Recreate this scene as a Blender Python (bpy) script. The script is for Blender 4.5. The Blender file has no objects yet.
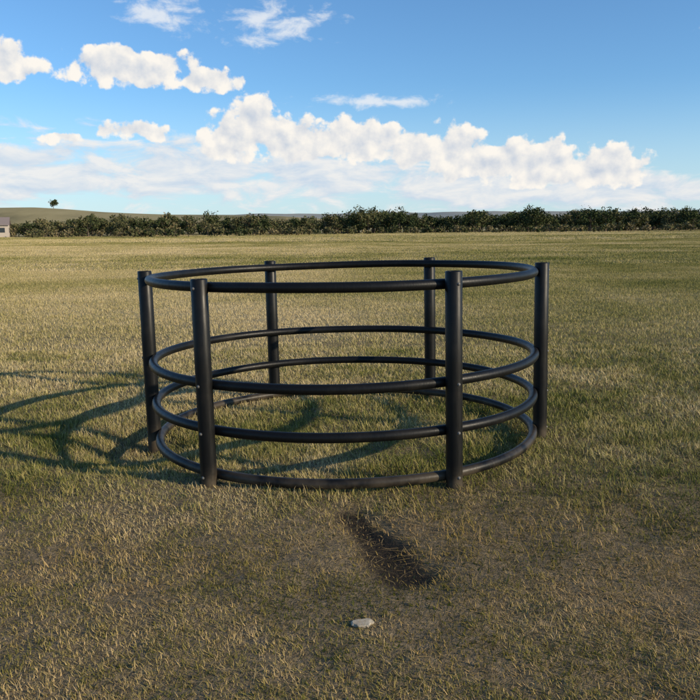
import bpy, math, numpy as np
from mathutils import Vector, Matrix
rng=np.random.default_rng(7)
scene=bpy.context.scene
COL=scene.collection
# ------------------------------------------------------------------ params
CAM_H=1.2908; PITCH=0.1533; ROLL=0.011; FOC=1.1338
FC=np.array([-0.0307,4.8842])
SUN=np.array([2.75,-1.2,1.03]); SUN=SUN/np.linalg.norm(SUN)
SUN_EL=math.asin(SUN[2]); SUN_AZ=math.atan2(SUN[0],SUN[1])

# ------------------------------------------------------------------ node helper
class NB:
    def __init__(s,nt): s.nt=nt
    def n(s,t,**k):
        nd=s.nt.nodes.new(t)
        for a,b in k.items(): setattr(nd,a,b)
        return nd
    def setin(s,sock,v):
        if v is None: return
        if isinstance(v,bpy.types.NodeSocket): s.nt.links.new(v,sock)
        else: sock.default_value=v
    def m(s,op,a,b=None,c=None,clamp=False):
        nd=s.n('ShaderNodeMath',operation=op); nd.use_clamp=clamp
        for i,v in enumerate((a,b,c)): s.setin(nd.inputs[i],v)
        return nd.outputs[0]
    def v(s,op,a,b=None,scale=None):
        nd=s.n('ShaderNodeVectorMath',operation=op)
        s.setin(nd.inputs[0],a); s.setin(nd.inputs[1],b)
        if scale is not None: s.setin(nd.inputs[3],scale)
        return nd.outputs['Value'] if op in('LENGTH','DOT_PRODUCT','DISTANCE') else nd.outputs[0]
    def noise(s,vec,scale,detail=4,rough=.5,dist=0,color=False,dim='3D'):
        nd=s.n('ShaderNodeTexNoise'); nd.noise_dimensions=dim; s.setin(nd.inputs['Vector'],vec)
        nd.inputs['Scale'].default_value=scale; nd.inputs['Detail'].default_value=detail
        nd.inputs['Roughness'].default_value=rough; nd.inputs['Distortion'].default_value=dist
        return nd.outputs[1] if color else nd.outputs[0]
    def ss(s,x,a,b,lo=0.,hi=1.):
        nd=s.n('ShaderNodeMapRange'); nd.interpolation_type='SMOOTHSTEP'
        s.setin(nd.inputs[0],x); nd.inputs[1].default_value=a; nd.inputs[2].default_value=b
        nd.inputs[3].default_value=lo; nd.inputs[4].default_value=hi
        return nd.outputs[0]
    def comb(s,x,y,z=0.):
        nd=s.n('ShaderNodeCombineXYZ')
        for i,v in enumerate((x,y,z)): s.setin(nd.inputs[i],v)
        return nd.outputs[0]
    def sep(s,v):
        nd=s.n('ShaderNodeSeparateXYZ'); s.setin(nd.inputs[0],v); return nd.outputs
    def ramp(s,f,stops):
        nd=s.n('ShaderNodeValToRGB'); s.setin(nd.inputs[0],f); el=nd.color_ramp.elements
        while len(el)<len(stops): el.new(.5)
        for e,(p,c) in zip(el,stops): e.position=p; e.color=(*c,1)
        return nd.outputs[0]
    def mix(s,f,a,b,mode='MIX'):
        nd=s.n('ShaderNodeMix',data_type='RGBA',blend_type=mode)
        s.setin(nd.inputs[0],f)
        for i,v in ((6,a),(7,b)):
            if isinstance(v,tuple): v=(*v,1)
            s.setin(nd.inputs[i],v)
        return nd.outputs[2]
    def attr(s,name,kind='GEOMETRY'):
        nd=s.n('ShaderNodeAttribute'); nd.attribute_name=name; nd.attribute_type=kind; return nd.outputs['Fac']
def newmat(name):
    m=bpy.data.materials.new(name); m.use_nodes=True
    nt=m.node_tree; nt.nodes.clear(); b=NB(nt)
    out=b.n('ShaderNodeOutputMaterial'); return m,b,out
def bsdf(b,out,color,rough=.9,spec=.2,normal=None):
    p=b.n('ShaderNodeBsdfPrincipled')
    if isinstance(color,tuple): color=(*color,1)
    b.setin(p.inputs['Base Color'],color); b.setin(p.inputs['Roughness'],rough)
    p.inputs['Specular IOR Level'].default_value=spec
    if normal is not None: b.setin(p.inputs['Normal'],normal)
    b.nt.links.new(p.outputs[0],out.inputs[0]); return p
def leafshader(b,out,c):
    d=b.n('ShaderNodeBsdfDiffuse'); b.nt.links.new(c,d.inputs[0]); b.nt.links.new(d.outputs[0],out.inputs[0])

# ------------------------------------------------------------------ world
w=bpy.data.worlds.new("World"); scene.world=w; w.use_nodes=True
try:
    w.cycles.sampling_method='MANUAL'; w.cycles.sample_map_resolution=256
except Exception as e: print(e)
nt=w.node_tree; nt.nodes.clear(); b=NB(nt)
out=b.n('ShaderNodeOutputWorld'); STR=0.12
bgA=b.n('ShaderNodeBackground'); bgA.inputs[1].default_value=STR
bgB=b.n('ShaderNodeBackground'); bgB.inputs[1].default_value=STR
sky=b.n('ShaderNodeTexSky'); sky.sky_type='NISHITA'; sky.sun_disc=False
sky.sun_elevation=SUN_EL; sky.sun_rotation=SUN_AZ; sky.altitude=600
sky.air_density=1.0; sky.dust_density=0.4; sky.ozone_density=2.5
tc=b.n('ShaderNodeTexCoord'); D=b.v('NORMALIZE',tc.outputs['Generated'])
x,y,z=b.sep(D)
az=b.m('MULTIPLY',b.m('ARCTAN2',x,y),57.2958)
el=b.m('MULTIPLY',b.m('ARCSINE',z),57.2958)
P0=b.comb(az,el)
# clouds: (azimuth, elevation, half width, half height, flat base elevation) in degrees
CU=[(-8.3,6.1,2.2,1.9,4.5),(-6.4,7.1,1.9,2.3,4.5),(-3.6,6.0,3.1,1.8,4.5),(0.9,6.0,3.1,1.8,4.4),
 (4.8,5.3,1.9,1.5,3.8),(7.5,5.1,2.5,2.1,3.1),(10.1,4.4,2.8,1.6,2.8),(13.3,4.1,3.1,2.0,2.6),(17.2,3.7,3.4,1.7,2.4),
 (-14.7,6.5,2.6,.8,6.0),(-19.3,6.0,1.3,.5,5.6),
 (-23.4,10.5,4.0,1.5,9.4),(-14.6,10.6,4.8,1.45,9.3),(-9.7,9.9,2.6,1.0,9.2)]
BANK=[(-23,3.9,9,2.2),(-11,3.9,9,2.1),(-1,3.6,9,1.9),(8,2.9,9,1.7),(18,2.2,9,1.2),(38,3,12,1.6),(-42,4,12,2.0)]
WISP=[(-12.4,14.0,3.2,1.3),(-15,15.8,4.4,1.0),(-4.8,13.6,4.2,1.3),(-7.0,12.6,1.8,.8),(1.5,8.6,6,.5),(24.8,12.1,2,.5)]
def field(P,lst,base):
    e=b.sep(P)[1]; acc=None
    for c in lst:
        q=b.v('MULTIPLY',b.v('SUBTRACT',P,(c[0],c[1],0)),(1/c[2],1/c[3],0))
        d=b.m('SUBTRACT',1.0,b.v('LENGTH',q))
        if base: d=b.m('MINIMUM',d,b.m('MULTIPLY',b.m('SUBTRACT',e,c[4]),1.0))
        acc=d if acc is None else b.m('SMOOTH_MAX',acc,d,.12)
    return acc
wv=b.v('SCALE',b.v('SUBTRACT',b.noise(P0,1.2,2,.5,color=True,dim='2D'),(.5,.5,.5)),None,.5)
def relief(P,det):
    n=b.noise(P,.65,det,.57,dim='2D')
    vo=b.n('ShaderNodeTexVoronoi'); vo.voronoi_dimensions='2D'; vo.feature='SMOOTH_F1'; vo.inputs['Scale'].default_value=.9; vo.inputs['Smoothness'].default_value=.45
    b.setin(vo.inputs['Vector'],b.v('ADD',P,wv))
    puff=b.m('SUBTRACT',.45,vo.outputs['Distance'])
    return b.m('ADD',b.m('MULTIPLY',b.m('SUBTRACT',n,.5),1.45),b.m('MULTIPLY',puff,.55))
f=field(P0,CU,True)
r1=relief(P0,8); r2=relief(b.v('ADD',P0,(.35,.55,0)),4)
d1=b.m('ADD',f,b.m('MULTIPLY',r1,b.ss(f,-.55,0.,.15,1.)))
aC=b.ss(d1,.0,.26)
lit=b.m('ADD',b.m('MULTIPLY',b.m('SUBTRACT',r1,r2),1.05),b.m('SUBTRACT',.84,b.m('MULTIPLY',b.m('MAXIMUM',d1,0.),.38)),clamp=True)
Pb=b.v('MULTIPLY',P0,(.42,1.25,1)); nb=b.noise(Pb,.6,8,.6,.3,dim='2D')
nb2=b.noise(b.v('ADD',Pb,(.2,.5,0)),.6,4,.6,.3,dim='2D')
fb=b.m('ADD',field(P0,BANK,False),b.m('MULTIPLY',b.m('SUBTRACT',nb,.5),2.6))
aB=b.m('MULTIPLY',b.ss(fb,-.25,.45),.92)
litB=b.m('ADD',b.m('MULTIPLY',b.m('SUBTRACT',nb,nb2),2.6),.55,clamp=True)
Pw=b.v('MULTIPLY',P0,(.5,1.0,1)); nw=b.noise(Pw,.9,8,.62,.2,dim='2D')
fw=b.m('ADD',field(P0,WISP,False),b.m('MULTIPLY',b.m('SUBTRACT',nw,.5),3.2))
aW=b.m('MULTIPLY',b.ss(fw,0.0,1.2),.80)
tint=b.mix(1.,sky.outputs[0],(.84,1.17,1.42),'MULTIPLY')
haze=b.ss(el,-1.,10.,.66,0.)
base=b.mix(haze,tint,(5.3,6.5,7.5))
c=b.mix(aB,base,b.mix(litB,(5.0,5.8,6.8),(7.3,7.2,7.1)))
c=b.mix(aW,c,(7.2,7.4,7.6))
c=b.mix(aC,c,b.mix(lit,(4.7,5.25,6.1),(8.2,7.8,7.2)))
nt.links.new(base,bgA.inputs[0]); nt.links.new(c,bgB.inputs[0])
inside=b.m('MULTIPLY',b.m('LESS_THAN',b.m('ABSOLUTE',az),56.),b.m('MULTIPLY',b.m('LESS_THAN',el,19.),b.m('GREATER_THAN',el,-.5)))
mx=b.n('ShaderNodeMixShader'); nt.links.new(inside,mx.inputs[0]); nt.links.new(bgA.outputs[0],mx.inputs[1]); nt.links.new(bgB.outputs[0],mx.inputs[2])
nt.links.new(mx.outputs[0],out.inputs[0])

# ------------------------------------------------------------------ sun
sl=bpy.data.lights.new("sun",'SUN'); sl.energy=5.0; sl.angle=math.radians(.5); sl.color=(1,.845,.61)
so=bpy.data.objects.new("sun",sl); COL.objects.link(so)
so.rotation_euler=Vector(SUN).to_track_quat('Z','Y').to_euler()

# ------------------------------------------------------------------ camera
cam=bpy.data.cameras.new("camera"); cam.sensor_width=36; cam.lens=36*FOC; cam.clip_end=20000; cam.clip_start=.05
co=bpy.data.objects.new("camera",cam); COL.objects.link(co); scene.camera=co
co.location=(0,0,CAM_H)
co.rotation_euler=(Matrix.Rotation(math.pi/2-PITCH,3,'X')@Matrix.Rotation(-ROLL,3,'Z')).to_euler()
scene.view_settings.view_transform='Standard'; scene.view_settings.look='None'; scene.view_settings.exposure=0

# ------------------------------------------------------------------ mesh helper
def mesh_obj(name,V,F,mats,smooth=False,midx=None,attr=None,parent=None,link=True):
    me=bpy.data.meshes.new(name)
    V=np.asarray(V,float); F=np.asarray(F,int)
    me.vertices.add(len(V)); me.vertices.foreach_set('co',V.ravel())
    k=F.shape[1]; me.loops.add(F.size); me.loops.foreach_set('vertex_index',F.ravel())
    me.polygons.add(len(F)); me.polygons.foreach_set('loop_start',np.arange(0,F.size,k))
    me.polygons.foreach_set('loop_total',np.full(len(F),k))
    for m in mats: me.materials.append(m)
    if midx is not None: me.polygons.foreach_set('material_index',np.asarray(midx,int))
    me.update(calc_edges=True)
    me.polygons.foreach_set('use_smooth',np.full(len(F),bool(smooth)))
    if attr:
        for n_,a in attr.items():
            at=me.attributes.new(n_,'FLOAT','POINT'); at.data.foreach_set('value',np.asarray(a,float))
    o=bpy.data.objects.new(name,me)
    if link: COL.objects.link(o)
    if parent: o.parent=parent
    return o

# ------------------------------------------------------------------ terrain + masks
def sst(x,a,b_):
    t=np.clip((x-a)/(b_-a),0,1); return t*t*(3-2*t)
def seg_d(x,y,ax,ay,bx,by):
    vx,vy=bx-ax,by-ay; t=np.clip(((x-ax)*vx+(y-ay)*vy)/(vx*vx+vy*vy),0,1)
    return np.hypot(x-ax-t*vx,y-ay-t*vy),t
def vnoise(x,y,sc,seed):
    r_=np.random.default_rng(seed); T=r_.uniform(0,1,(64,64)); x=x*sc+17.3;y=y*sc+5.1
    xi=np.floor(x).astype(int);yi=np.floor(y).astype(int);fx=x-xi;fy=y-yi
    fx=fx*fx*(3-2*fx);fy=fy*fy*(3-2*fy); f=lambda a,b_:T[a%64,b_%64]
    return (f(xi,yi)*(1-fx)+f(xi+1,yi)*fx)*(1-fy)+(f(xi,yi+1)*(1-fx)+f(xi+1,yi+1)*fx)*fy
def fbm(x,y,sc,o,seed):
    s=0;a=1;t=0
    for k in range(o):
        c_,s_=math.cos(.7*k),math.sin(.7*k)
        s=s+a*vnoise(x*c_-y*s_,x*s_+y*c_,sc*2**k,seed+k); t+=a; a*=.6
    return s/t
SHADE_SEG=(0.0,3.45,.2,2.82)  # axis of the shadowed patch, built as dark ground with a shallow dip
def shade_dip(x,y):
    d,t=seg_d(x,y,*SHADE_SEG); return d*(1.35-.45*t)+.11*(fbm(x,y,8,3,61)-.5)
def height(x,y):
    r=np.hypot(x,y)
    nearm=1-sst(r,12,20)
    h=nearm*(.030*(fbm(x,y,1.3,3,51)-.5)+.020*(fbm(x,y,9,3,55)-.5))
    h=h-.03*np.exp(-(seg_d(x,y,*SHADE_SEG)[0]/.10)**2)
    h=h-.10*np.exp(-((x+1.30)/.34)**2-((y-4.68)/.42)**2)
    h=h+sst(r,10,60)*(.10*np.sin(x*.07+.6)*np.sin(y*.05+1))
    return h
def ellm(x,y,cx,cy,rx,ry,s=.5,amp=.5,sc=3.,seed=70):
    l=np.hypot((x-cx)/rx,(y-cy)/ry)+amp*2*(fbm(x,y,sc,3,seed)-.5)
    return 1-sst(l,1-s,1+s)
def fgmask(x,y): return 1-sst(y+1.3*(fbm(x,y,1.1,3,44)-.5),2.9,4.5)
def region(x,y):
    fg=fgmask(x,y)
    d=.60+.60*(fbm(x,y,.25,3,31)-.5)+1.05*(fbm(x,y,1.6,4,35)-.5)+(.4+.6*fg)*(fbm(x,y,7,3,36)-.5)
    d-=.18*ellm(x,y,0.,4.6,3.0,1.5,.5,.35,1.2)
    bare=np.maximum(ellm(x,y,.35,3.05,.95,.42,.6,.5,4.,74),.8*ellm(x,y,1.2,2.75,.6,.35,.6,.5,4.,174))
    bare=np.maximum(bare,.75*fg*sst(fbm(x,y,2.6,3,260),.52,.64))
    straw=np.maximum(ellm(x,y,1.10,2.55,.5,.26,.6,.5,5.,78),.6*ellm(x,y,.25,3.15,.4,.22,.6,.5,5.,79))
    d+=.32*straw+.02*fg+.08*sst(y,6,12)
    br=np.clip(.60*fg+.40*bare,0,1)
    return d,br,bare,straw
STOPS=[(0,(.085,.11,.025)),(.35,(.20,.195,.055)),(.65,(.40,.335,.13)),(1,(.60,.475,.26))]
BROWN=(.67,.56,.44)
GM,b,out=newmat("grass_blades")
c=b.ramp(b.m('ADD',b.attr('dry'),b.m('MULTIPLY',b.m('SUBTRACT',b.attr('rnd'),.5),.65),clamp=True),STOPS)
c=b.mix(b.attr('brown'),c,b.mix(1.,c,BROWN,'MULTIPLY')); leafshader(b,out,c)
GF,b,out=newmat("grass_blades_far")
geo=b.n('ShaderNodeNewGeometry'); flat=b.v('MULTIPLY',geo.outputs['Position'],(1,1,0))
def fard(b,flat):
    s=b.m('MULTIPLY',b.m('SUBTRACT',b.noise(flat,.22,3,.6,dim='2D'),.5),1.1)
    s=b.m('ADD',s,b.m('MULTIPLY',b.m('SUBTRACT',b.noise(b.v('MULTIPLY',flat,(.3,1,1)),.05,3,.6,dim='2D'),.5),1.3))
    return b.m('ADD',s,.67)
s=b.m('ADD',fard(b,flat),b.m('MULTIPLY',b.m('SUBTRACT',b.attr('rnd'),.5),.6),clamp=True)
leafshader(b,out,b.ramp(s,STOPS))
MG,b,out=newmat("field_soil_and_turf")
geo=b.n('ShaderNodeNewGeometry'); flat=b.v('MULTIPLY',geo.outputs['Position'],(1,1,0))
dist=b.v('LENGTH',flat)
nf=b.noise(flat,45,4,.7,dim='2D')
s2=b.m('ADD',fard(b,flat),b.m('MULTIPLY',b.m('SUBTRACT',nf,.5),.7),clamp=True)
turf=b.ramp(s2,[(0,(.10,.10,.03)),(.4,(.20,.175,.06)),(.7,(.36,.285,.13)),(1,(.50,.40,.22))])
soil=b.ramp(b.noise(flat,22,6,.75,dim='2D'),[(.3,(.075,.055,.035)),(.55,(.19,.14,.085)),(.75,(.34,.25,.155))])
c=b.mix(b.ss(dist,5,14,.85,0.),turf,soil)
c=b.mix(b.ss(b.attr('shade_dip'),.045,.15,1.,0.),c,(.040,.031,.022))  # shadow tone painted into the ground colour along the dip
bp=b.n('ShaderNodeBump'); bp.inputs['Strength'].default_value=.9; bp.inputs['Distance'].default_value=.025
b.nt.links.new(nf,bp.inputs['Height'])
bsdf(b,out,c,.95,.1,bp.outputs[0])
u=np.linspace(-7,7,351); step=u[1]-u[0]; ext=[]; xx=7.; 
while xx<6500: step*=1.11; xx+=step; ext.append(xx)
ext=np.array(ext); gx=np.concatenate([-ext[::-1],u,ext])
X,Y=np.meshgrid(gx,gx); Y=Y+7.5
Z=height(X,Y); n=len(gx)
V=np.stack([X.ravel(),Y.ravel(),Z.ravel()],1)
i,j=np.meshgrid(np.arange(n-1),np.arange(n-1)); a=(j*n+i).ravel()
mesh_obj("ground",V,np.stack([a,a+1,a+n+1,a+n],1),[MG],True,attr={'shade_dip':shade_dip(X,Y).ravel()})

# ------------------------------------------------------------------ grass blades
def blades(x,y,z,L,W,lean,bend,segs,tw=.3):
    nb=len(x); dirn=rng.uniform(0,2*np.pi,nb); side=dirn+np.pi/2+rng.uniform(-.6,.6,nb); turn=rng.normal(0,tw,nb)
    P=np.stack([x,y,z-.004],1); vs=[]; z0=z-.004
    for s_ in range(segs+1):
        wv=W*(1-.88*(s_/segs)**1.5)
        off=np.stack([np.cos(side)*wv/2,np.sin(side)*wv/2,np.zeros(nb)],1)
        vs+=[P-off,P+off]
        ang=np.clip(lean+bend*s_/segs,0,2.0); dd=dirn+turn*s_
        P=P+np.stack([np.cos(dd)*np.sin(ang),np.sin(dd)*np.sin(ang),np.cos(ang)],1)*(L/segs)[:,None]
    V=np.stack(vs,1); V[:,:,2]=np.maximum(V[:,:,2],z0[:,None]+.003)
    m_=2*(segs+1); base=np.arange(nb)[:,None]*m_
    F=np.concatenate([base+np.array([2*s_,2*s_+1,2*s_+3,2*s_+2]) for s_ in range(segs)])
    return V.reshape(-1,3),F,m_
def wedge(d0,d1,N,half,p):
    e=p+2; r=(rng.uniform(d0**e,d1**e,N))**(1/e)
    return r*rng.uniform(-half,half,N),r
VV,FF,RN,DR,BR=[],[],[],[],[]; off=0
def add(x,y,L,W,lean,bend,segs,rn=None,dshift=0):
    global off
    V,F,m_=blades(x,y,height(x,y),L,W,lean,bend,segs)
    d,br,_,_=region(x,y)
    VV.append(V);FF.append(F+off);off+=len(V)
    r_=rng.uniform(0,1,len(x)) if rn is None else rn
    RN.append(np.repeat(r_,m_));DR.append(np.repeat(d+dshift,m_));BR.append(np.repeat(br,m_))
HF=.53
x,y=wedge(1.75,8.5,420000,HF,-1.3)
d,br,bare,straw=region(x,y)
keep=rng.uniform(0,1,len(x))<np.clip((.20+1.6*fbm(x,y,4.0,3,90))*np.where(shade_dip(x,y)<.09,.40,1)*(1-.60*bare*fbm(x,y,6,2,92)*2),0,1)
x,y=x[keep],y[keep]; N=len(x); far_=sst(y,3,8)
L=rng.uniform(.009,.028,N)*(1+1.1*sst(y,3.2,5.)); W=rng.uniform(.0015,.0036,N)*(1+.9*far_)
add(x,y,L,W,np.clip(rng.normal(.85,.45,N),0,1.5),rng.uniform(.1,1.1,N),2)
x,y=wedge(2.4,8.5,170000,HF,-.9)
ringm=np.exp(-((x/2.7)**2+((y-4.7)/1.2)**2))
cl=fbm(x,y,2.2,2,95)*fbm(x,y,8,2,98)*4
p=((1-fgmask(x,y))*.45+ringm*.45+.02)*np.clip(cl-.45,0.05,1.4)*np.where(shade_dip(x,y)<.12,.1,1)
k=rng.uniform(0,1,len(x))<p; x,y,cl=x[k],y[k],cl[k]; N=len(x)
ringm=np.exp(-((x/2.0)**2+((y-4.7)/1.3)**2)); dip=1-.6*np.exp(-((x+1.3)/.3)**2-((y-4.55)/.4)**2)
L=rng.uniform(.026,.062,N)*(.70+.35*ringm)*np.clip(.5+.6*cl,.5,1.3)*dip; W=rng.uniform(.0022,.0045,N)*(1+.5*sst(y,3,8))
add(x,y,L,W,np.clip(rng.normal(.40,.3,N),0,1.3),rng.uniform(.3,1.2,N),3,None,-.06)
x,y=wedge(1.75,5,18000,HF,-.5); k=rng.uniform(0,1,len(x))<np.clip(fbm(x,y,3,2,130)*2.4-.7,0,1)*np.where(shade_dip(x,y)<.12,.2,1); x,y=x[k],y[k];N=len(x)
add(x,y,rng.uniform(.010,.022,N),rng.uniform(.005,.010,N),rng.uniform(.7,1.4,N),rng.uniform(0,.5,N),2,rng.uniform(0,.5,N),-.16)
x,y=wedge(1.75,6,26000,HF,-.5); d,br,bare,straw=region(x,y)
k=rng.uniform(0,1,len(x))<np.clip(.04+1.*straw+.30*bare+1.6*np.clip(fbm(x,y,1.8,3,140)-.6,0,1),0,1)*np.where(shade_dip(x,y)<.08,.5,1); x,y=x[k],y[k];N=len(x)
add(x,y,rng.uniform(.03,.12,N),rng.uniform(.0014,.0028,N),rng.uniform(1.3,1.57,N),rng.uniform(-.1,.2,N),2,rng.uniform(.7,1.2,N),.22)
mesh_obj("grass",np.concatenate(VV),np.concatenate(FF),[GM],False,attr={'rnd':np.concatenate(RN),'dry':np.concatenate(DR),'brown':np.concatenate(BR)})
gc=bpy.data.collections.new("grass_tiles")
def tile(name,T,nb,l0,l1,w0):
    hx=rng.uniform(-.52,.52,(nb,2))*T; L=rng.uniform(l0,l1,nb)*rng.uniform(.6,1,nb)
    cl=fbm(hx[:,0]+rng.uniform(0,50),hx[:,1],3./T,3,int(rng.integers(1,9999))); L*=.5+cl
    V,F,m_=blades(hx[:,0],hx[:,1],np.zeros(nb),L,w0*rng.uniform(.5,1.2,nb),np.clip(rng.normal(.5,.35,nb),0,1.3),rng.uniform(.2,1,nb),2)
    o=mesh_obj(name,V,F,[GF],False,attr={'rnd':np.repeat(rng.uniform(0,1,nb),m_)},link=False); gc.objects.link(o)
for q_ in range(4): tile("a%d_turf"%q_,.6,900,.032,.066,.006)
for q_ in range(4): tile("b%d_turf"%q_,1.5,800,.045,.080,.016)
for q_ in range(4): tile("c%d_turf"%q_,4.0,800,.06,.11,.045)
PVs,PIs=[],[]
def tiles(d0,d1,T,k0):
    xs=np.arange(-d1*.6,d1*.6,T); ys=np.arange(d0,d1,T); X,Y=np.meshgrid(xs,ys)
    X=X+rng.uniform(-.06,.06,X.shape)*T; Y=Y+rng.uniform(-.06,.06,Y.shape)*T
    k=np.abs(X)<Y*.54+T; X,Y=X[k],Y[k]
    PVs.append(np.stack([X,Y,height(X,Y)],1)); PIs.append(rng.integers(k0,k0+4,len(X)))
tiles(8.6,26,.6,0); tiles(26,75,1.5,4); tiles(75,200,4.0,8)
PV=np.concatenate(PVs); PI=np.concatenate(PIs)
me=bpy.data.meshes.new("field_grass"); me.vertices.add(len(PV)); me.vertices.foreach_set('co',PV.ravel())
at=me.attributes.new('idx','INT','POINT'); at.data.foreach_set('value',PI.astype(np.int32))
at=me.attributes.new('rotz','FLOAT','POINT'); at.data.foreach_set('value',rng.integers(0,4,len(PV))*math.pi/2)
grass=bpy.data.objects.new("field_grass",me); COL.objects.link(grass)
ng=bpy.data.node_groups.new("scatter_grass",'GeometryNodeTree')
ng.interface.new_socket("Geometry",in_out='INPUT',socket_type='NodeSocketGeometry')
ng.interface.new_socket("Geometry",in_out='OUTPUT',socket_type='NodeSocketGeometry')
gi=ng.nodes.new('NodeGroupInput'); go=ng.nodes.new('NodeGroupOutput')
m2p=ng.nodes.new('GeometryNodeMeshToPoints')
ci=ng.nodes.new('GeometryNodeCollectionInfo'); ci.inputs['Collection'].default_value=gc
ci.inputs['Separate Children'].default_value=True; ci.inputs['Reset Children'].default_value=True
iop=ng.nodes.new('GeometryNodeInstanceOnPoints'); iop.inputs['Pick Instance'].default_value=True
def na(name,t):
    q=ng.nodes.new('GeometryNodeInputNamedAttribute'); q.data_type=t; q.inputs['Name'].default_value=name
    return [o for o in q.outputs if o.enabled and o.name=='Attribute'][0]
cx=ng.nodes.new('ShaderNodeCombineXYZ'); L_=ng.links.new
L_(gi.outputs[0],m2p.inputs['Mesh']); L_(m2p.outputs[0],iop.inputs['Points']); L_(ci.outputs[0],iop.inputs['Instance'])
L_(na('idx','INT'),iop.inputs['Instance Index']); L_(na('rotz','FLOAT'),cx.inputs[2])
e2r=ng.nodes.new('FunctionNodeEulerToRotation'); L_(cx.outputs[0],e2r.inputs[0]); L_(e2r.outputs[0],iop.inputs['Rotation'])
L_(iop.outputs[0],go.inputs[0])
md=grass.modifiers.new("scatter",'NODES'); md.node_group=ng

# ------------------------------------------------------------------ hay feeder
mp,b,out=newmat("black_poly_pipe")
tcn=b.n('ShaderNodeTexCoord'); ob=tcn.outputs['Object']
dn=b.noise(ob,5,4,.6); sc=b.noise(b.v('MULTIPLY',ob,(30,30,4)),3,4,.6)
col=b.mix(b.ss(dn,.45,.75,0,.5),(.006,.006,.006),(.024,.021,.017))
zz=b.sep(ob)[2]; col=b.mix(b.m('MULTIPLY',b.ss(zz,.02,.14,1,0),b.ss(dn,.35,.6)),col,(.07,.055,.038))
rg=b.m('ADD',b.m('MULTIPLY',sc,.35),.26)
bp=b.n('ShaderNodeBump'); bp.inputs['Strength'].default_value=.3; bp.inputs['Distance'].default_value=.002; b.nt.links.new(sc,bp.inputs['Height'])
bsdf(b,out,col,rg,.24,bp.outputs[0])
mb,b,out=newmat("galvanised_bolt"); p_=bsdf(b,out,(.16,.155,.145),.6,.3); p_.inputs['Metallic'].default_value=.4
feeder=bpy.data.objects.new("round_hay_feeder",None); COL.objects.link(feeder); feeder.location=(FC[0],FC[1],0.0)
feeder.rotation_euler=(0,-.0121,0)
def torus(name,R_,r_,z_,wob):
    N_,M_=160,20; t=np.linspace(0,2*np.pi,N_,endpoint=False); s_=np.linspace(0,2*np.pi,M_,endpoint=False)
    T,S=np.meshgrid(t,s_,indexing='ij')
    RR=R_+.005*np.sin(2*T+wob)+.003*np.sin(3*T+2*wob)
    x=(RR+r_*np.cos(S))*np.cos(T); y=(RR+r_*np.cos(S))*np.sin(T); z=z_+r_*np.sin(S)+.003*np.sin(2*T+wob*1.7)+.001*np.sin(6*T+wob)
    V=np.stack([x.ravel(),y.ravel(),z.ravel()],1)
    i,j=np.meshgrid(np.arange(N_),np.arange(M_),indexing='ij')
    F=np.stack([(i*M_+j),((i+1)%N_*M_+j),((i+1)%N_*M_+(j+1)%M_),(i*M_+(j+1)%M_)],-1).reshape(-1,4)
    return mesh_obj(name,V,F,[mp],True,parent=feeder)
ZR=[1.012,.5244,.2811,.0533]; RP=.026; RO=.042; RPOST=1.2; RRING=1.2-.050
for k_,z_ in enumerate(ZR): torus("ring_pipe_%d"%(k_+1),RRING,RP,z_,1.3*k_)
def lathe(prof,seg=28):
    t=np.linspace(0,2*np.pi,seg,endpoint=False); pr=np.array(prof); K=len(pr)
    V=np.stack([np.outer(pr[:,0],np.cos(t)),np.outer(pr[:,0],np.sin(t)),np.outer(pr[:,1],np.ones(seg))],-1).reshape(-1,3)
    i,j=np.meshgrid(np.arange(K-1),np.arange(seg),indexing='ij')
    F=np.stack([i*seg+j,i*seg+(j+1)%seg,(i+1)*seg+(j+1)%seg,(i+1)*seg+j],-1).reshape(-1,4)
    return V,F
aoff=np.array([-.0426,-.0002,-.0631,.0931,.0016,.0161])-.0524
for k_,a0 in enumerate(np.radians([-120,-60,0,180,120,60])):
    a_=a0+aoff[k_]; zb=-.14 if k_==3 else -.04; H=1.057+(.016 if k_==1 else 0)
    V,F=lathe([(RO,zb),(RO,.3),(RO,.6),(RO,H-.004),(RO-.003,H),(RO-.008,H),(RO-.010,H-.003),(RO-.010,H-.12),(.001,H-.121)])
    o=mesh_obj("post_%d"%(k_+1),V,F,[mp],True,parent=feeder); o.location=(RPOST*math.cos(a_),RPOST*math.sin(a_),0)
    VV=[];FF=[];of=0
    for z_ in ZR:
        v_,f_=lathe([(.0001,.0045),(.0045,.004),(.006,.002),(.006,0),(.009,-.0005),(.009,-.003)],12)
        v_=v_[:,[2,0,1]]+np.array([RO+.001,0,z_]); VV.append(v_);FF.append(f_+of);of+=len(v_)
    ob_=mesh_obj("post_%d_bolts"%(k_+1),np.concatenate(VV),np.concatenate(FF),[mb],True,parent=feeder)
    ob_.location=o.location; ob_.rotation_euler=(0,0,a_)

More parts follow.
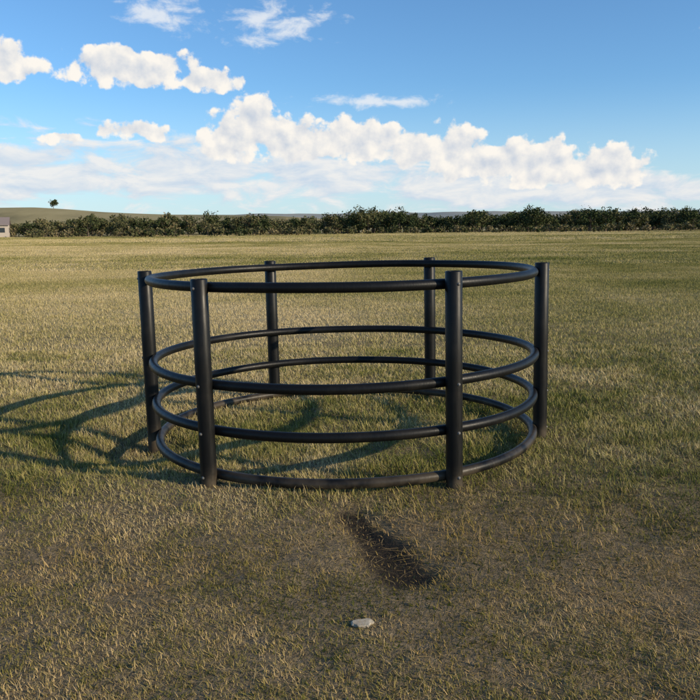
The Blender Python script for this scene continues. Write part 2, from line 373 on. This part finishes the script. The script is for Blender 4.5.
# ------------------------------------------------------------------ pale stone
import bmesh
from mathutils import noise as mn
def rock(name,loc,s_,mat):
    bm=bmesh.new(); bmesh.ops.create_icosphere(bm,subdivisions=3,radius=1)
    for v in bm.verts:
        v.co*=1+.45*mn.noise(v.co*1.3+Vector(loc)); v.co.z=max(min(v.co.z,.55),-.5)
        v.co=Vector((v.co.x*s_[0],v.co.y*s_[1],v.co.z*s_[2]))
    me=bpy.data.meshes.new(name); bm.to_mesh(me); bm.free(); me.materials.append(mat)
    o=bpy.data.objects.new(name,me); COL.objects.link(o); o.location=loc; return o
ms,b,out=newmat("pale_stone"); t_=b.n('ShaderNodeTexCoord')
bsdf(b,out,b.ramp(b.noise(t_.outputs['Object'],60,5,.6),[(.3,(.27,.22,.16)),(.7,(.46,.41,.32))]),.85,.2)
sx,sy=.03,2.44
o=rock("flat_stone",(sx,sy,float(height(np.array(sx),np.array(sy)))+.007),(.036,.022,.011),ms); o.rotation_euler=(.1,.05,.25)

# ------------------------------------------------------------------ hills
def hillmat(name,stops,scale):
    m,b,out=newmat(name); geo=b.n('ShaderNodeNewGeometry'); p=b.v('MULTIPLY',geo.outputs['Position'],(1,.5,1))
    bsdf(b,out,b.ramp(b.noise(p,scale,6,.65),stops),.95,.05); return m
mh1=hillmat("dry_hill_grass",[(.3,(.17,.15,.08)),(.5,(.34,.28,.14)),(.7,(.42,.35,.19))],.014)
mh2=hillmat("hazed_hill_scrub",[(.35,(.22,.25,.25)),(.6,(.36,.35,.30))],.006)  # aerial haze mixed into the scrub colour, paler and bluer
def hill(name,x0,x1,yc,depth,prof,mat,nx=160,ny=40):
    xs=np.linspace(x0,x1,nx); ys=np.linspace(-1,1,ny); X,Yn=np.meshgrid(xs,ys)
    hh=np.interp(X,[p[0] for p in prof],[p[1] for p in prof])
    hh=hh*(1+.02*np.sin(X*.021)+.02*np.sin(X*.047+1))
    Z=hh*np.cos(Yn*np.pi/2)**1.3-.3; Yy=yc+Yn*depth
    V=np.stack([X.ravel(),Yy.ravel(),Z.ravel()],1)
    i,j=np.meshgrid(np.arange(nx-1),np.arange(ny-1)); a=(j*nx+i).ravel()
    return mesh_obj(name,V,np.stack([a,a+1,a+nx+1,a+nx],1),[mat],True)
hill("hill",-760,60,700,180,[(-760,22),(-420,23),(-330,22.5),(-270,21),(-215,17),(-150,14),(-60,12.5),(0,7),(60,0)],mh1)
hill("hills",-2400,3400,2300,500,[(-2400,40),(-1200,42),(-800,42),(-500,41),(-250,42),(0,41),(300,42),(560,41),(800,39),(1300,37),(3400,34)],mh2)

# ------------------------------------------------------------------ trees
MT,b,out=newmat("foliage")
f=b.m('ADD',b.m('MULTIPLY',b.attr('rnd'),.35),b.m('MULTIPLY',b.attr('kind'),.65))
c=b.ramp(f,[(0,(.035,.050,.022)),(.3,(.058,.072,.030)),(.55,(.11,.105,.050)),(.8,(.21,.17,.09)),(1,(.30,.23,.135))])
leafshader(b,out,c)
MTr,b,out=newmat("bark"); bsdf(b,out,(.12,.095,.07),.9,.1)
def crown(cx,cy,cz,rx,ry,rz,nlob,nleaf,size,kind):
    u=rng.normal(size=(nlob,3)); u/=np.linalg.norm(u,axis=1)[:,None]
    lc=u*rng.uniform(.25,.8,(nlob,1))*np.array([rx,ry,rz])+np.array([cx,cy,cz])
    lr=rng.uniform(.25,.5,nlob)*min(rx,rz*1.3)
    li=rng.integers(0,nlob,nleaf); v_=rng.normal(size=(nleaf,3)); v_/=np.linalg.norm(v_,axis=1)[:,None]
    c=lc[li]+v_*(lr[li]*rng.uniform(.5,1.05,nleaf))[:,None]
    a=rng.normal(size=(nleaf,3)); a/=np.linalg.norm(a,axis=1)[:,None]; d=rng.normal(size=(nleaf,3)); d-=a*(a*d).sum(1)[:,None]; d/=np.linalg.norm(d,axis=1)[:,None]
    s_=size*rng.uniform(.5,1.2,nleaf)[:,None]
    Q=np.stack([c-a*s_-d*s_*.6,c+a*s_-d*s_*.5,c+a*s_*.8+d*s_*.6,c-a*s_*.7+d*s_*.5],1)
    return Q.reshape(-1,3),np.repeat(rng.uniform(0,1,nleaf),4),np.full(nleaf*4,kind)
def limb(p0,p1,r0,r1,seg=6):
    p0=np.array(p0,float);p1=np.array(p1,float); d=p1-p0; d/=np.linalg.norm(d)
    a=np.cross(d,[.3,.9,.1]); a/=np.linalg.norm(a); c=np.cross(d,a); t=np.linspace(0,2*np.pi,seg,endpoint=False)
    ri=np.cos(t)[:,None]*a+np.sin(t)[:,None]*c
    V=np.concatenate([p0+ri*r0,p1+ri*r1]); j=np.arange(seg)
    return V,np.stack([j,(j+1)%seg,seg+(j+1)%seg,seg+j],1)
def build_trees(name,lst,leafsize,nleaf_m):
    Vs,Fs,Ms,R_,K_=[],[],[],[],[]; of=0
    for (x,y,h,wd,kind,bare,zb) in lst:
        zc=zb+h*(.5 if bare<.5 else .6)
        Q,r_,k_=crown(x,y,zc,wd/2,wd/2,h*.48,max(5,int(wd*2.2)),int(nleaf_m*h*wd),leafsize,kind)
        Q[:,2]=np.maximum(Q[:,2],zb+.02)
        Vs.append(Q);Fs.append(np.arange(len(Q)).reshape(-1,4)+of);of+=len(Q);Ms+=[0]*(len(Q)//4);R_.append(r_);K_.append(k_)
        top=(x+rng.uniform(-.2,.2),y,zb+h*.7)
        limbs=[((x,y,zb-.1),(x,y,zb+h*.35),.045*h**.9,.03*h**.9),((x,y,zb+h*.35),top,.03*h**.9,.01)]
        for q_ in range(5):
            aa=rng.uniform(0,6.28); hz=zb+h*rng.uniform(.2,.5)
            limbs.append(((x,y,hz),(x+math.cos(aa)*wd*.4,y+math.sin(aa)*wd*.4,hz+h*rng.uniform(.15,.4)),.015*h**.9,.006))
        for l_ in limbs:
            V,F=limb(*l_); Vs.append(V);Fs.append(F+of);of+=len(V);Ms+=[1]*len(F);R_.append(np.zeros(len(V)));K_.append(np.zeros(len(V)))
    return mesh_obj(name,np.concatenate(Vs),np.concatenate(Fs),[MT,MTr],False,Ms,{'rnd':np.concatenate(R_),'kind':np.concatenate(K_)})
lst=[]
for i in range(700):
    t=rng.uniform(-.58,.58); dd=rng.uniform(162,205)
    if t<-.41 and dd<190: dd+=18
    h=rng.uniform(2.6,4.1) if t<-.03 else rng.uniform(3.1,4.6)
    h*=.82+.36*float(vnoise(np.array(t*30.),np.array(3.),1.,200))
    if rng.uniform()<.05: h*=1.12
    kind=np.clip(rng.normal(.15 if t>-.01 else .38,.25),0,1)
    lst.append((t*dd,dd,h,h*rng.uniform(.8,1.5),kind,rng.uniform(),0.))
for i in range(220):
    t=rng.uniform(-.58,.58); dd=rng.uniform(142,164)
    if t<-.40: continue
    h=rng.uniform(.9,1.9); lst.append((t*dd,dd,h,h*rng.uniform(1.4,2.6),np.clip(rng.normal(.55,.2),0,1),0.,0.))
build_trees("tree_line",lst,.20,22)
build_trees("hilltop_tree",[(-256,700,8.0,8.5,.25,1.,20.4)],.45,14)

# ------------------------------------------------------------------ farmhouse at the far left
mw,b,out=newmat("painted_wall"); bsdf(b,out,(.50,.43,.36),.8,.2)
mr,b,out=newmat("roof_sheet"); bsdf(b,out,(.25,.20,.18),.7,.3)
mgl,b,out=newmat("window_glass"); bsdf(b,out,(.03,.035,.04),.15,.6)
mdr,b,out=newmat("door_wood"); bsdf(b,out,(.16,.09,.05),.6,.3)
house=bpy.data.objects.new("farmhouse",None); COL.objects.link(house); house.location=(-76.2,170,0); house.rotation_euler=(0,0,.35)
def box(name,c,s_,mat):
    c=np.array(c);s_=np.array(s_)/2
    V=np.array([[x,y,z] for x in(-1,1) for y in(-1,1) for z in(-1,1)])*s_+c
    F=[[0,1,3,2],[4,6,7,5],[0,4,5,1],[2,3,7,6],[0,2,6,4],[1,5,7,3]]
    return mesh_obj(name,V,F,[mat],parent=house)
box("walls",(0,0,1.3),(8,5,2.6),mw)
V=[(-4.3,-2.9,2.5),(4.3,-2.9,2.5),(4.3,0,4.1),(-4.3,0,4.1),(-4.3,2.9,2.5),(4.3,2.9,2.5),(-4.3,-2.9,2.62),(4.3,-2.9,2.62),(4.3,0,4.24),(-4.3,0,4.24),(-4.3,2.9,2.62),(4.3,2.9,2.62)]
mesh_obj("roof",V,[(0,1,2,3),(3,2,5,4),(6,9,8,7),(9,10,11,8),(0,6,7,1),(4,5,11,10),(0,3,9,6),(3,4,10,9),(1,7,8,2),(2,8,11,5)],[mr],parent=house)
for sx in(-3.98,3.98): mesh_obj("gable",[(sx,-2.5,2.6),(sx,2.5,2.6),(sx,0.02,4.0),(sx,-.02,4.0)],[(0,1,2,3)],[mw],parent=house)
for k_,wx in enumerate((-2.6,.9,2.8)): box("window_%d"%k_,(wx,-2.51,1.5),(1.0,.06,1.0),mgl)
box("side_window",(4.01,0,1.5),(.06,1.1,1.0),mgl)
box("door",(-.8,-2.51,1.0),(.95,.07,2.0),mdr); box("chimney",(1.8,.6,4.3),(.5,.5,1.1),mr)
